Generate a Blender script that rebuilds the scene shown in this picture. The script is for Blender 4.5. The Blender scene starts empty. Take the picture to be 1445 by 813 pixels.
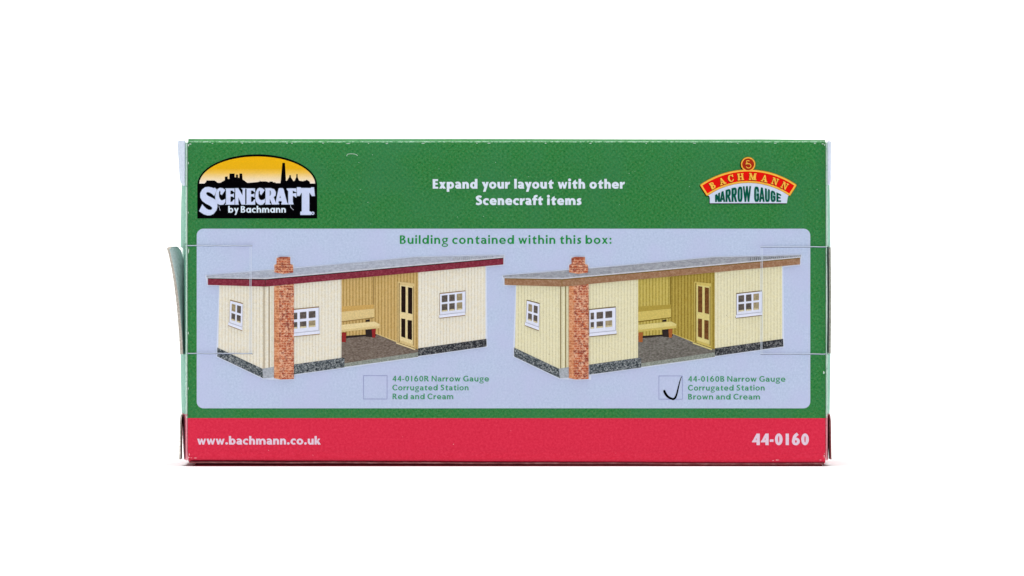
import bpy, math, random
import numpy as np
from math import radians, sin, cos, pi, sqrt

random.seed(7)
S = bpy.context.scene
COL = S.collection
U = 0.00025                      # metres per artwork unit (the box front is ~905 units = 226 mm wide)
CX, GZ = 715.0, 658.3            # artwork x of the box centre, artwork y of the table top
LAY = 0.00004                    # thickness of one ink layer


def P3(x, y, d=0.0):             # artwork x, artwork y (down), depth behind the front panel -> metres
    return ((x - CX) * U, d * U, (GZ - y) * U)


def lerp_(a, b, t):
    return a + (b - a) * t


# ------------------------------------------------------------------ objects
def obj(name, verts, faces, mats, parent=None, midx=None, smooth=False):
    me = bpy.data.meshes.new(name)
    me.from_pydata([tuple(v) for v in verts], [], faces)
    for m in (mats if isinstance(mats, (list, tuple)) else [mats]):
        me.materials.append(m)
    if midx is not None:
        me.polygons.foreach_set('material_index', midx)
    if smooth:
        me.polygons.foreach_set('use_smooth', [True] * len(me.polygons))
    me.update()
    o = bpy.data.objects.new(name, me)
    COL.objects.link(o)
    if parent:
        o.parent = parent
    return o


class Sheet:
    """collects flat artwork shapes (with a layer each) into one mesh"""
    def __init__(self):
        self.v, self.f, self.m = [], [], []

    def poly(self, pts, layer, mi=0):
        b = len(self.v)
        a = sum(pts[i][0] * pts[(i + 1) % len(pts)][1] - pts[(i + 1) % len(pts)][0] * pts[i][1] for i in range(len(pts)))
        if a > 0:
            pts = pts[::-1]                   # make all faces look at the viewer (-y)
        for x, y in pts:
            self.v.append(P3(x, y, -layer * LAY / U))
        self.f.append(list(range(b, b + len(pts))))
        self.m.append(mi)

    def raw(self, vs, fs, layer, mi=0):
        b = len(self.v)
        for x, y in vs:
            self.v.append(P3(x, y, -layer * LAY / U))
        for f in fs:
            self.f.append([b + i for i in f])
            self.m.append(mi)

    def build(self, name, mats, parent):
        return obj(name, self.v, self.f, mats, parent, self.m)


# ------------------------------------------------------------------ 2D shape engine (signed distance -> filled mesh)
def poly_sdf(px, py, poly):
    poly = np.asarray(poly, float)
    d2 = np.full(px.shape, 1e18)
    ins = np.zeros(px.shape, bool)
    n = len(poly)
    for i in range(n):
        ax, ay = poly[i]
        bx, by = poly[(i + 1) % n]
        ex, ey = bx - ax, by - ay
        L = ex * ex + ey * ey
        if L < 1e-12:
            continue
        t = np.clip(((px - ax) * ex + (py - ay) * ey) / L, 0, 1)
        dx, dy = px - ax - t * ex, py - ay - t * ey
        d2 = np.minimum(d2, dx * dx + dy * dy)
        c = (ay > py) != (by > py)
        if ey != 0:
            ins ^= c & (px < ex * (py - ay) / ey + ax)
    d = np.sqrt(d2)
    return np.where(ins, -d, d)


def ops_mesh(ops, grow=0.0, h=0.3):
    """ops: list of (sign, polygon) in artwork units -> verts, faces"""
    allp = np.concatenate([np.asarray(p, float) for s, p in ops if s == '+'])
    x0, y0 = allp.min(0) - grow - 2 * h
    x1, y1 = allp.max(0) + grow + 2 * h
    xs = np.arange(x0, x1 + h, h)
    ys = np.arange(y0, y1 + h, h)
    gx, gy = np.meshgrid(xs, ys)
    d = np.full(gx.shape, 1e9)
    for s, p in ops:
        q = poly_sdf(gx, gy, p)
        d = np.minimum(d, q) if s == '+' else np.maximum(d, -q)
    d = d - grow
    d[np.abs(d) < 1e-6] = 1e-6
    V, F = [], []
    ny, nx = d.shape
    inside = d < 0
    for j in range(ny - 1):
        i = 0
        row = inside[j, :-1].astype(int) + inside[j, 1:] + inside[j + 1, :-1] + inside[j + 1, 1:]
        nz = np.nonzero(row)[0]
        k = 0
        while k < len(nz):
            i = nz[k]
            if row[i] == 4:
                e = i
                while e + 1 < nx - 1 and row[e + 1] == 4:
                    e += 1
                b = len(V)
                V += [(xs[i], ys[j]), (xs[i], ys[j + 1]), (xs[e + 1], ys[j + 1]), (xs[e + 1], ys[j])]
                F.append([b, b + 1, b + 2, b + 3])
                k += e - i + 1
                continue
            c = [(xs[i], ys[j], d[j, i]), (xs[i], ys[j + 1], d[j + 1, i]),
                 (xs[i + 1], ys[j + 1], d[j + 1, i + 1]), (xs[i + 1], ys[j], d[j, i + 1])]
            out = []
            for a in range(4):
                A, B = c[a], c[(a + 1) % 4]
                if A[2] < 0:
                    out.append((A[0], A[1]))
                if (A[2] < 0) != (B[2] < 0):
                    t = A[2] / (A[2] - B[2])
                    out.append((A[0] + t * (B[0] - A[0]), A[1] + t * (B[1] - A[1])))
            if len(out) >= 3:
                b = len(V)
                V += out
                F.append(list(range(b, b + len(out))))
            k += 1
    return V, F


def add_ops(sh, ops, layer, mi=0, grow=0.0, h=0.3):
    v, f = ops_mesh(ops, grow, h)
    sh.raw(v, f, layer, mi)


# polygon helpers (glyph space: y up, cap height 100)
def rect(x0, y0, x1, y1):
    return [(x0, y0), (x1, y0), (x1, y1), (x0, y1)]


def ell(cx, cy, rx, ry, a0=0, a1=360, n=40):
    k = n if a1 - a0 < 360 else n
    return [(cx + rx * cos(radians(a0 + (a1 - a0) * i / k)), cy + ry * sin(radians(a0 + (a1 - a0) * i / k)))
            for i in range(k + (0 if abs(a1 - a0) >= 360 else 1))]


def ribbon(pts, w):
    """variable width ribbon along a polyline"""
    n = len(pts)
    ws = w if isinstance(w, (list, tuple)) else [w] * n
    L, R = [], []
    for i in range(n):
        a, b = pts[max(0, i - 1)], pts[min(n - 1, i + 1)]
        dx, dy = b[0] - a[0], b[1] - a[1]
        l = math.hypot(dx, dy) or 1
        nx, ny = -dy / l, dx / l
        hw = ws[i] / 2
        L.append((pts[i][0] + nx * hw, pts[i][1] + ny * hw))
        R.append((pts[i][0] - nx * hw, pts[i][1] - ny * hw))
    return L + R[::-1]


def crom(pts, k=6):
    out = []
    n = len(pts)
    for i in range(n - 1):
        p0, p1, p2, p3 = pts[max(0, i - 1)], pts[i], pts[i + 1], pts[min(n - 1, i + 2)]
        for j in range(k):
            t = j / k
            out.append(tuple(0.5 * (2 * p1[c] + (p2[c] - p0[c]) * t + (2 * p0[c] - 5 * p1[c] + 4 * p2[c] - p3[c]) * t * t
                                    + (3 * p1[c] - p0[c] - 3 * p2[c] + p3[c]) * t ** 3) for c in range(len(p1))))
    out.append(tuple(pts[-1]))
    return out


def arch(xl, xr, cy, ry, s, t, stem, a0=180, a1=0):
    """shoulder of n/h/m: springs from the stem, comes down into a right stem of width s"""
    cxo, rxo = (xl + xr) / 2, (xr - xl) / 2
    xi0, xi1 = stem, xr - s
    cxi, rxi = (xi0 + xi1) / 2, (xi1 - xi0) / 2
    o = ell(cxo, cy, rxo, ry, a1, a0, 18)
    i = ell(cxi, cy, rxi, ry - t, a0, a1, 18)
    return o + i


# ------------------------------------------------------------------ humanist sans lettering, bold, drawn by hand
def glyph(ch, s, geo=False):
    """returns ops, width (without side bearings).  s = stem width, cap 100, x-height 71"""
    t = s * 0.80
    X, A, D = 71.0, 103.0, -33.0
    o = []
    add = lambda p: o.append(('+', p))
    sub = lambda p: o.append(('-', p))

    def bowl(cx, rx, sx=None, cy=X / 2, ry=X / 2 + 1.5):
        add(ell(cx, cy, rx, ry))
        sub(ell(cx, cy, rx - (sx or s * 0.97), ry - t))
    if ch == 'o':
        bowl(38, 38)
        return o, 76
    if ch in 'bp':
        bowl(41, 35)
        add(rect(0, 0 if ch == 'b' else D, s, A if ch == 'b' else X))
        return o, 76
    if ch == 'd':
        bowl(35, 35)
        add(rect(76 - s, 0, 76, A))
        return o, 76
    if ch == 'n':
        w = 68
        add(rect(0, 0, s, X))
        add(arch(s * .35, w, X * .52, X * .48 + 1.5, s, t, s))
        add(rect(w - s, 0, w, X * .53))
        return o, w
    if ch == 'h':
        w = 68
        add(rect(0, 0, s, A))
        add(arch(s * .35, w, X * .52, X * .48 + 1.5, s, t, s))
        add(rect(w - s, 0, w, X * .53))
        return o, w
    if ch == 'm':
        w1, w2 = 61, 109
        add(rect(0, 0, s, X))
        for a, b in ((0, w1 + 0), (w1 - s, w2)):
            add(arch(a + s * .35, b, X * .52, X * .48 + 1.5, s, t, a + s))
            add(rect(b - s, 0, b, X * .53))
        return o, w2
    if ch == 'u':
        w = 68
        add(rect(w - s, 0, w, X))
        p = arch(s * .35, w, X * .52, X * .48 + 1.5, s, t, s)
        add([(w - x, X - y) for x, y in p])
        add(rect(0, X * .47, s, X))
        return o, w
    if ch == 'r':
        add(rect(0, 0, s, X))
        add([(s * .6, X * .45), (s, X * .75), (s + 8, X * .98), (s + 17, X + 1.5), (s + 25, X), (s + 23, X - t - 2),
             (s + 15, X - t - 3), (s + 6, X - t - 8), (s, X * .45)])
        return o, s + 24
    if ch == 'i':
        add(rect(0, 0, s, X))
        add(ell(s / 2, 92, s * .58, s * .58, n=20))
        return o, s
    if ch == 'l':
        add(rect(0, 0, s, A))
        return o, s
    if ch == 't':
        x = 14
        add([(x, 12), (x + 5, 3), (x + 14, -1.5), (x + 26, -1.5), (x + 37, 2), (x + 37, t + 1), (x + 30, t - 1.5),
             (x + s + 3, t), (x + s, t + 5), (x + s, 96), (x, 76)])
        add([(0, X - t), (x + s + 18, X - t), (x + s + 18, X), (x + 2, X), (0, X - t + 3)])
        return o, x + max(s + 18, 37)
    if ch == 'f':
        x = 10
        add(rect(x, 0, x + s, 78))
        c = [(x + s / 2, 70), (x + s / 2 + 1, 82), (x + s / 2 + 8, 92), (x + s / 2 + 20, 95), (x + s / 2 + 31, 93)]
        add(ribbon(crom(c), [s + (t - s) * i / 24 for i in range(25)]))
        add(rect(0, X - t, x + s + 15, X))
        return o, x + s + 20
    if ch == 'c':
        w = 62
        pts = [(38 + 38 * cos(radians(a)), X / 2 + (X / 2 + 1.5) * sin(radians(a))) for a in range(52, 309, 8)]
        inn = [(38 + (38 - s * .97) * cos(radians(a)), X / 2 + (X / 2 + 1.5 - t) * sin(radians(a))) for a in range(308, 51, -8)]
        add(pts + inn)
        add([(50, X - t - 1), (61, X - 4), (61, X - t - 6)])
        return o, w
    if ch == 'e':
        bowl(37, 37)
        sub([(74, X * .40), (80, X * .40), (80, -1), (56, 15), (45, t), (40, X * .40)])
        add(rect(s * .7, X * .38, 73.5, X * .38 + t * .72))
        add([(40, -1.2), (56, 0), (68, 5), (68, 5 + t * .95), (56, t), (42, t - 1.5)])
        return o, 74
    if ch == 'a' and geo:
        bowl(35, 35)
        add(rect(74 - s, 0, 74, X))
        return o, 74
    if ch == 'a':
        w = 62
        add(ell(27, 22, 27, 23.5))
        sub(ell(29, 22, 27 - s * .9 + 1, 23.5 - t * .85))
        sub(rect(w - s, 8, 90, 60))
        add(rect(w - s, 0, w, X * .60))
        c = [(w - s / 2, X * .52), (w - s / 2 - 1, X * .70), (w - s / 2 - 9, X * .84), (w - s / 2 - 20, X * .895), (w - s / 2 - 33, X * .88),
             (6, X * .78)]
        add(ribbon(crom(c), [s + (t * .95 - s) * min(1, i / 18) for i in range(31)]))
        add([(w - s - 8, 40), (w - s - 8, 40 - t * .6), (w - s + 2, 40 - t * .7), (w - s + 2, 42)])
        add([(w - 4, 0), (w + 4, 0), (w + 4, 7), (w - 4, 12)])
        return o, w + 2
    if ch == 'g':
        add(ell(33, 45, 31, 27))
        sub(ell(33, 45, 31 - s * .85, 27 - t * .75))
        add(rect(42, X - t * .75, 70, X))
        add(ribbon(crom([(26, 22), (17, 15), (20, 7), (36, 2), (56, -4), (63, -14), (55, -26), (33, -30), (10, -26), (3, -16), (9, -6), (22, 1)]),
                   t * .72))
        return o, 68
    if ch == 's':
        w = 50
        c = [(45, X - 9), (30, X - t * .45), (15, X - 10), (12, X * .70), (22, X * .56), (36, X * .42), (39, X * .27), (31, 9), (17, t * .42),
             (2, 9)]
        c = [(46, X - t * .55 - 1), (32, X - t * .45 + 1), (19, X - t * .62), (14, X * .70), (22, X * .56), (34, X * .43), (38, X * .28),
             (31, t * .62), (18, t * .45 - 1), (3, t * .6 + 1)]
        n = (len(c) - 1) * 6 + 1
        add(ribbon(crom(c), [t + (s - t) * math.exp(-((i / (n - 1) - .5) / .2) ** 2) for i in range(n)]))
        return o, w
    if ch == 'k':
        add(rect(0, 0, s, A))
        add([(s - 2, 34), (40, X), (40 + s * 1.05, X), (s + 12, 34)])
        add([(s + 2, 40), (s + 20, 45), (48 + s * .95, 0), (46 - s * .25, 0), (s - 1, 33)])
        return o, 48 + s * .9
    if ch == 'w':
        w, q = 100, s * .98
        xs = [0, 29, 50, 71, 100]
        add([(0, X), (q, X), (32 + 2, 22), (29 + q * .2, 0), (29 - q * .35, 0)])
        add([(29 - q * .35, 0), (29 + q * .45, 0), (54, X * .82), (50 + 4, X), (50 - 7, X)])
        add([(46, X), (57, X), (71 + q * .35, 0), (71 - q * .45, 0), (45, X * .82)])
        add([(100, X), (100 - q * .82, X), (66, 22), (71 - q * .3, 0), (71 + q * .35, 0)])
        return o, w
    if ch == 'x':
        q = s * 1.12
        add([(0, X), (q, X), (70, 0), (70 - q, 0)])
        add([(68, X), (68 - q * .9, X), (0, 0), (q * .9, 0)])
        return o, 70
    if ch == 'y':
        q = s * 1.08
        add([(0, X), (q, X), (44, 16), (36, -4), (34 - 4, 2)])
        add([(72, X), (72 - q * .92, X), (12, D), (12 + q * .92, D)])
        return o, 72
    if ch == 'E':
        add(rect(0, 0, s, 100))
        add(rect(0, 0, 57, t * .95))
        add(rect(0, 100 - t * .95, 55, 100))
        add(rect(0, 50 - t * .4, 51, 50 + t * .5))
        return o, 57
    if ch == 'S':
        c = [(60, 100 - t * .5 - 7), (47, 100 - t * .45 - 1), (31, 100 - t * .45 - 1), (17, 88 - t * .25), (15, 73), (25, 60), (42, 49), (53, 37), (54, 22), (44, t * .55 + 2),
             (27, t * .45), (4, t * .55 + 6)]
        n = (len(c) - 1) * 6 + 1
        add(ribbon(crom(c), [t + (s * 1.08 - t) * math.exp(-((i / (n - 1) - .5) / .22) ** 2) for i in range(n)]))
        return o, 66
    if ch == 'B':
        add(ell(34, 28, 34, 28))
        add(ell(31, 76, 30, 24))
        add(rect(0, 0, 34, 56))
        add(rect(0, 52, 31, 100))
        sub(rect(s, t * .9, 33, 56 - t * .85))
        sub(ell(33, 28, 35 - s, 28 - t * .87))
        sub(rect(s, 56, 30, 100 - t * .9))
        sub(ell(30, 77.5, 31 - s, 22.5 - t * .9))
        add(rect(0, 0, s, 100))
        return o, 68
    if ch == 'R':
        add(ell(33, 72, 32, 28))
        add(rect(0, 44, 33, 100))
        sub(rect(s, 44 + t * .9, 31, 100 - t * .9))
        sub(ell(31, 72, 33 - s, 28 - t * .9))
        add(rect(0, 0, s, 100))
        add([(24, 50), (24 + s * 1.1, 52), (78, 0), (78 - s * 1.25, 0)])
        return o, 76
    if ch in 'CG':
        add(ell(50, 50, 50, 51.5))
        sub(ell(51, 50, 50 - s * 1.02, 51.5 - t))
        if ch == 'C':
            sub([(66, 50), (86, 84), (90, 120), (140, 120), (140, -20), (90, -20), (86, 16)])
            return o, 86
        sub([(62, 50), (84, 86), (88, 120), (140, 120), (140, 50)])
        sub(rect(90, -10, 140, 60))
        add(rect(90 - s, 4, 90, 50))
        add(rect(58, 50 - t * .85, 90, 50))
        return o, 90
    if ch == 'N':
        w = 84
        add(rect(0, 0, s * .9, 100))
        add(rect(w - s * .9, 0, w, 100))
        add([(0, 100), (s * .95, 100), (w, 0), (w - s * .95, 0)])
        return o, w
    if ch == '0':
        add(ell(33, 50, 33, 51))
        sub(ell(33, 50, 33 - s * .98, 51 - t * 1.0))
        return o, 66
    if ch == '1':
        add(rect(14, 0, 14 + s, 100))
        return o, 28 + s
    if ch == '4':
        add(rect(40, 0, 40 + s, 100))
        add([(0, 24), (66, 24), (66, 24 + t * .85), (s * .3, 24 + t * .85), (0, 30)])
        add([(0, 24), (40, 100), (44 + s * .3, 100), (44, 100 - s * .5), (s * 1.05, 26)])
        return o, 68
    if ch == '6':
        add(ell(34, 32, 34, 33.5))
        sub(ell(34, 32, 34 - s * .95, 33.5 - t * .95))
        c = [(s * .48, 34), (s * .55 + 3, 56), (26, 78), (50, 99)]
        add(ribbon(crom(c), [s] * 10 + [s * .95] * 9))
        return o, 68
    if ch == '-':
        add(rect(0, 28, 32, 28 + t * .95))
        return o, 32
    if ch == '.':
        add(ell(s * .6, s * .55, s * .6, s * .6, n=20))
        return o, s * 1.2
    if ch == ':':
        add(ell(s * .6, s * .55, s * .58, s * .58, n=20))
        add(ell(s * .6, X - s * .58, s * .58, s * .58, n=20))
        return o, s * 1.2
    raise KeyError(ch)


def text(sh, string, x0, x1, base, cap, s, layer, mi=0, geo=False, h=None, bear=6.0, space=40.0, wide=1.0, grow=0.0):
    """sets a line so that it runs exactly from x0 to x1; spreads the letters to fit"""
    k = cap / 100.0
    pair = {'ft': -12, 'fi': -4, 'ra': -3, 'rr': -3, 'yo': -3, 'ow': -2}
    tight = {'w': -3, 'y': -4, 'x': -3, 'r': -1, 't': -2, 'f': -3, 'k': -2, 'o': -2, 'c': -2, 'e': -2, 'a': -1, 's': -1, '4': -2}
    W, gaps, items = 0.0, 0, []
    for i, ch in enumerate(string):
        if ch == ' ':
            items.append((' ', None, space * wide))
            W += space * wide
            continue
        g, w = glyph(ch, s, geo)
        items.append((ch, g, w * wide))
        W += w * wide
    nat = []
    for (a, _, _), (b, _, _) in zip(items, items[1:]):
        nat.append(0 if a == ' ' else bear * 2 + tight.get(a, 0) + (tight.get(b, 0) if b != ' ' else -bear) + pair.get(a + b, 0))
    gw = sum(w for _, g, w in items if g)
    f = 1 + ((x1 - x0) / k - W - sum(nat)) / gw            # widen the letters a little so the line fits
    f = min(1.22, max(.9, f))
    items = [(c, g, w * f if g else w) for c, g, w in items]
    wide *= f
    track = ((x1 - x0) / k - sum(w for _, _, w in items) - sum(nat)) / max(1, len(nat))
    print('TEXT', string, round(f, 3), round(track, 2))
    x = 0.0
    for i, (ch, g, w) in enumerate(items):
        if g:
            ops = [(sg, [(x0 + (x + px * wide) * k, base - py * k) for px, py in p]) for sg, p in g]
            add_ops(sh, ops, layer, mi, grow, h or max(0.16, cap / 44))
        x += w + (nat[i] + track if i < len(nat) else 0)
    return track


# ------------------------------------------------------------------ materials
def srgb(r, g, b):
    f = lambda c: (c / 255 / 12.92) if c / 255 <= .04045 else ((c / 255 + .055) / 1.055) ** 2.4
    return (f(r), f(g), f(b), 1.0)


EXPO = 1.0          # light reaching the front: ink albedo = wanted picture value / EXPO


def ink(r, g, b):
    c = srgb(r, g, b)
    return tuple(v / EXPO for v in c[:3]) + (1.0,)


class MB:
    def __init__(self, name, rough=.55, spec=.06):
        self.m = bpy.data.materials.new(name)
        self.m.use_nodes = True
        self.t = self.m.node_tree
        self.b = self.t.nodes['Principled BSDF']
        self.b.inputs['Roughness'].default_value = rough
        self.b.inputs['Specular IOR Level'].default_value = spec
        tc = self.n('ShaderNodeTexCoord')
        mp = self.n('ShaderNodeVectorMath', operation='SCALE')
        mp.inputs['Scale'].default_value = 1 / U
        self.l(tc.outputs['Object'], mp.inputs[0])
        self.px = mp.outputs[0]              # artwork units: x, depth, z (up from table)

    def n(self, typ, **kw):
        nd = self.t.nodes.new(typ)
        for k, v in kw.items():
            setattr(nd, k, v)
        return nd

    def l(self, a, b):
        self.t.links.new(a, b)

    def noise(self, scale, detail=2, rough=.6, vec=None, out='Fac', dist=0.0):
        nd = self.n('ShaderNodeTexNoise')
        nd.inputs['Scale'].default_value = scale
        nd.inputs['Detail'].default_value = detail
        nd.inputs['Roughness'].default_value = rough
        nd.inputs['Distortion'].default_value = dist
        self.l(vec or self.px, nd.inputs['Vector'])
        return nd.outputs[out]

    def stretch(self, sx, sy, sz):
        nd = self.n('ShaderNodeVectorMath', operation='MULTIPLY')
        nd.inputs[1].default_value = (sx, sy, sz)
        self.l(self.px, nd.inputs[0])
        return nd.outputs[0]

    def ramp(self, fac, stops, interp='LINEAR'):
        nd = self.n('ShaderNodeValToRGB')
        cr = nd.color_ramp
        cr.interpolation = interp
        while len(cr.elements) < len(stops):
            cr.elements.new(.5)
        for e, (p, c) in zip(cr.elements, stops):
            e.position = p
            e.color = c if isinstance(c, (tuple, list)) else (c, c, c, 1)
        self.l(fac, nd.inputs[0])
        return nd.outputs[0]

    def mix(self, fac, a, b, blend='MIX'):
        nd = self.n('ShaderNodeMix', data_type='RGBA', blend_type=blend)
        for v, i in ((fac, 0), (a, 6), (b, 7)):
            if hasattr(v, 'links'):
                self.l(v, nd.inputs[i])
            else:
                nd.inputs[i].default_value = v
        return nd.outputs[2]

    def math(self, op, a, b=0.0, clamp=False):
        nd = self.n('ShaderNodeMath', operation=op)
        nd.use_clamp = clamp
        for v, i in ((a, 0), (b, 1)):
            if hasattr(v, 'links'):
                self.l(v, nd.inputs[i])
            else:
                nd.inputs[i].default_value = v
        return nd.outputs[0]

    def xyz(self):
        nd = self.n('ShaderNodeSeparateXYZ')
        self.l(self.px, nd.inputs[0])
        return nd.outputs

    def color(self, c):
        if hasattr(c, 'links'):
            self.l(c, self.b.inputs['Base Color'])
        else:
            self.b.inputs['Base Color'].default_value = c

    def bump(self, fac, strength, dist):
        nd = self.n('ShaderNodeBump')
        nd.inputs['Strength'].default_value = strength
        nd.inputs['Distance'].default_value = dist
        self.l(fac, nd.inputs['Height'])
        self.l(nd.outputs[0], self.b.inputs['Normal'])


def grain(mb, base, amt=.12, sc=.55):
    """print screen grain: fine random tone variation of the ink"""
    f = mb.noise(sc, 2, .7)
    v = mb.ramp(f, [(.25, 1 - amt), (.75, 1 + amt)])
    return mb.mix(1.0, base, v, 'MULTIPLY')


def flat(name, rgb, amt=.08, rough=.55, spec=.06, sc=.55):
    mb = MB(name, rough, spec)
    mb.color(grain(mb, ink(*rgb), amt, sc))
    return mb.m


def green_mix(mb):
    fine = mb.noise(.30, 4, .85)
    c = mb.ramp(fine, [(.34, ink(10, 92, 36)), (.45, ink(26, 116, 54)), (.55, ink(44, 128, 64)), (.66, ink(84, 148, 92))])
    x_, d_, z_ = mb.xyz()                     # faint screen of the four colour print
    scr = mb.math('MULTIPLY', mb.math('SINE', mb.math('MULTIPLY', x_, .80)), mb.math('SINE', mb.math('MULTIPLY', z_, .83)))
    c = mb.mix(mb.ramp(mb.math('ADD', mb.math('MULTIPLY', scr, .5), .5), [(.2, 0.0), (1.0, .42)]), c, ink(74, 126, 66))
    big = mb.noise(.009, 3, .6)
    c = mb.mix(mb.ramp(big, [(.42, 0.0), (.65, .40)]), c, ink(56, 124, 84))
    speck = mb.noise(.5, 1, .5)
    c = mb.mix(mb.ramp(speck, [(.56, 0.0), (.72, .55)]), c, ink(84, 126, 66))
    return c


def make_carton_mat():
    mb = MB('carton_print', .5, .12)
    x, d, z = mb.xyz()
    g = green_mix(mb)
    rn = mb.noise(.30, 4, .8)
    r = mb.ramp(rn, [(.3, ink(206, 30, 60)), (.5, ink(215, 42, 72)), (.7, ink(223, 56, 84))])
    edge = mb.math('LESS_THAN', z, GZ - 590.2)
    c = mb.mix(edge, g, r)
    # worn folds: bare card shows along the front edges in broken patches
    wx = mb.math('ABSOLUTE', x)
    dx = mb.math('ABSOLUTE', mb.math('SUBTRACT', wx, 451.6))
    dz = mb.math('ABSOLUTE', mb.math('SUBTRACT', z, GZ - 200.2))
    near = mb.math('MINIMUM', mb.math('MULTIPLY', dx, .75), mb.math('MULTIPLY', dz, 1.5))
    n1 = mb.noise(.22, 4, .75)
    th = mb.math('MULTIPLY', mb.math('SUBTRACT', n1, .38), 6.0)
    wear = mb.ramp(mb.math('SUBTRACT', th, near), [(0.0, 0.0), (.5, .62)])
    c = mb.mix(wear, c, mb.mix(edge, ink(190, 216, 202), ink(232, 150, 164)))
    mb.color(c)
    mb.bump(mb.noise(.05, 3, .5), .08, .0004)
    return mb.m


def make_green():
    mb = MB('green_ink', .5, .1)
    mb.color(green_mix(mb))
    return mb.m


def make_red():
    mb = MB('red_ink', .5, .1)
    rn = mb.noise(.30, 4, .8)
    r = mb.ramp(rn, [(.3, ink(206, 30, 60)), (.5, ink(216, 42, 72)), (.7, ink(224, 56, 84))])
    sp = mb.noise(.25, 1, .4)
    r = mb.mix(mb.ramp(sp, [(.79, 0.0), (.82, .5)]), r, ink(236, 120, 140))
    mb.color(r)
    return mb.m


def make_panel():
    mb = MB('pale_blue_ink', .5, .08)
    f = mb.noise(.35, 3, .7)
    c = mb.ramp(f, [(.3, ink(172, 188, 218)), (.5, ink(184, 198, 226)), (.7, ink(196, 208, 234))])
    pat = mb.noise(.02, 2, .5)
    c = mb.mix(mb.ramp(pat, [(.4, 0.0), (.65, .6)]), c, ink(188, 194, 228))
    mb.color(c)
    return mb.m


def make_sky_ink():
    mb = MB('sunset_ink')
    x, d, z = mb.xyz()
    f = mb.math('DIVIDE', mb.math('SUBTRACT', z, GZ - 260.0), 40.0)
    c = mb.ramp(f, [(.02, ink(240, 226, 214)), (.2, ink(240, 216, 170)), (.40, ink(238, 194, 84)), (.55, ink(232, 176, 22)), (1.0, ink(238, 180, 10))])
    mb.color(grain(mb, c, .07))
    return mb.m


def make_wall(name, light, dark, line, period=4.4, linew=.3, tint=None):
    mb = MB(name)
    x, d, z = mb.xyz()
    ph = mb.math('FRACT', mb.math('DIVIDE', mb.math('ADD', x, 1000.0), period))
    tri = mb.math('ABSOLUTE', mb.math('SUBTRACT', ph, .5))
    nz = mb.noise(.5, 3, .7)
    f = mb.math('ADD', tri, mb.math('MULTIPLY', mb.math('SUBTRACT', nz, .5), .45))
    c = mb.ramp(f, [(.0, light), (.5 - linew, light), (.56, line)])
    mot = mb.noise(.16, 4, .7)
    c = mb.mix(mb.ramp(mot, [(.44, 0.0), (.70, .5)]), c, dark)
    sp = mb.noise(.7, 2, .5, vec=mb.stretch(1, 1, .6))
    c = mb.mix(mb.ramp(sp, [(.70, 0.0), (.78, .5)]), c, line)
    mb.color(grain(mb, c, .12, .9))
    return mb.m


def make_brick(name='printed_brick', pale=0.0):
    mb = MB(name)
    x, d, z = mb.xyz()
    cv = mb.n('ShaderNodeCombineXYZ')
    w1 = mb.math('MULTIPLY', mb.math('SUBTRACT', mb.noise(.33, 3, .7), .5), 5.0)
    w2 = mb.math('MULTIPLY', mb.math('SUBTRACT', mb.noise(.27, 3, .7, vec=mb.stretch(1.1, 1, 1.3)), .5), 2.6)
    mb.l(mb.math('ADD', x, w1), cv.inputs[0])
    mb.l(mb.math('ADD', z, w2), cv.inputs[1])
    bt = mb.n('ShaderNodeTexBrick')
    bt.inputs['Scale'].default_value = 1.0
    bt.inputs['Brick Width'].default_value = 7.4
    bt.inputs['Row Height'].default_value = 3.5
    bt.inputs['Mortar Size'].default_value = .6
    bt.inputs['Mortar Smooth'].default_value = .4
    bt.inputs['Bias'].default_value = -.1
    bt.inputs['Color1'].default_value = ink(190, 92, 58)
    bt.inputs['Color2'].default_value = ink(150, 62, 54)
    bt.inputs['Mortar'].default_value = ink(210, 160, 128)
    mb.l(cv.outputs[0], bt.inputs['Vector'])
    c = mb.mix(mb.ramp(mb.noise(.3, 3, .7), [(.42, 0.0), (.62, .65)]), bt.outputs[0], ink(204, 122, 74))
    c = mb.mix(mb.ramp(mb.noise(.2, 4, .75), [(.50, 0.0), (.62, .8)]), c, ink(120, 46, 46))
    c = mb.mix(mb.ramp(mb.noise(.3, 4, .75), [(.50, 0.0), (.62, .8)]), c, ink(232, 196, 168))
    mb.color(mb.mix(pale, c, ink(216, 150, 100)))
    return mb.m


def make_speckle(name, stops, sc=.5, det=3, st=(1, 1, 1)):
    mb = MB(name)
    f = mb.noise(sc, det, .75, vec=mb.stretch(*st))
    mb.color(mb.ramp(f, [(p, ink(*c)) for p, c in stops]))
    return mb.m


M = {}


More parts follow.
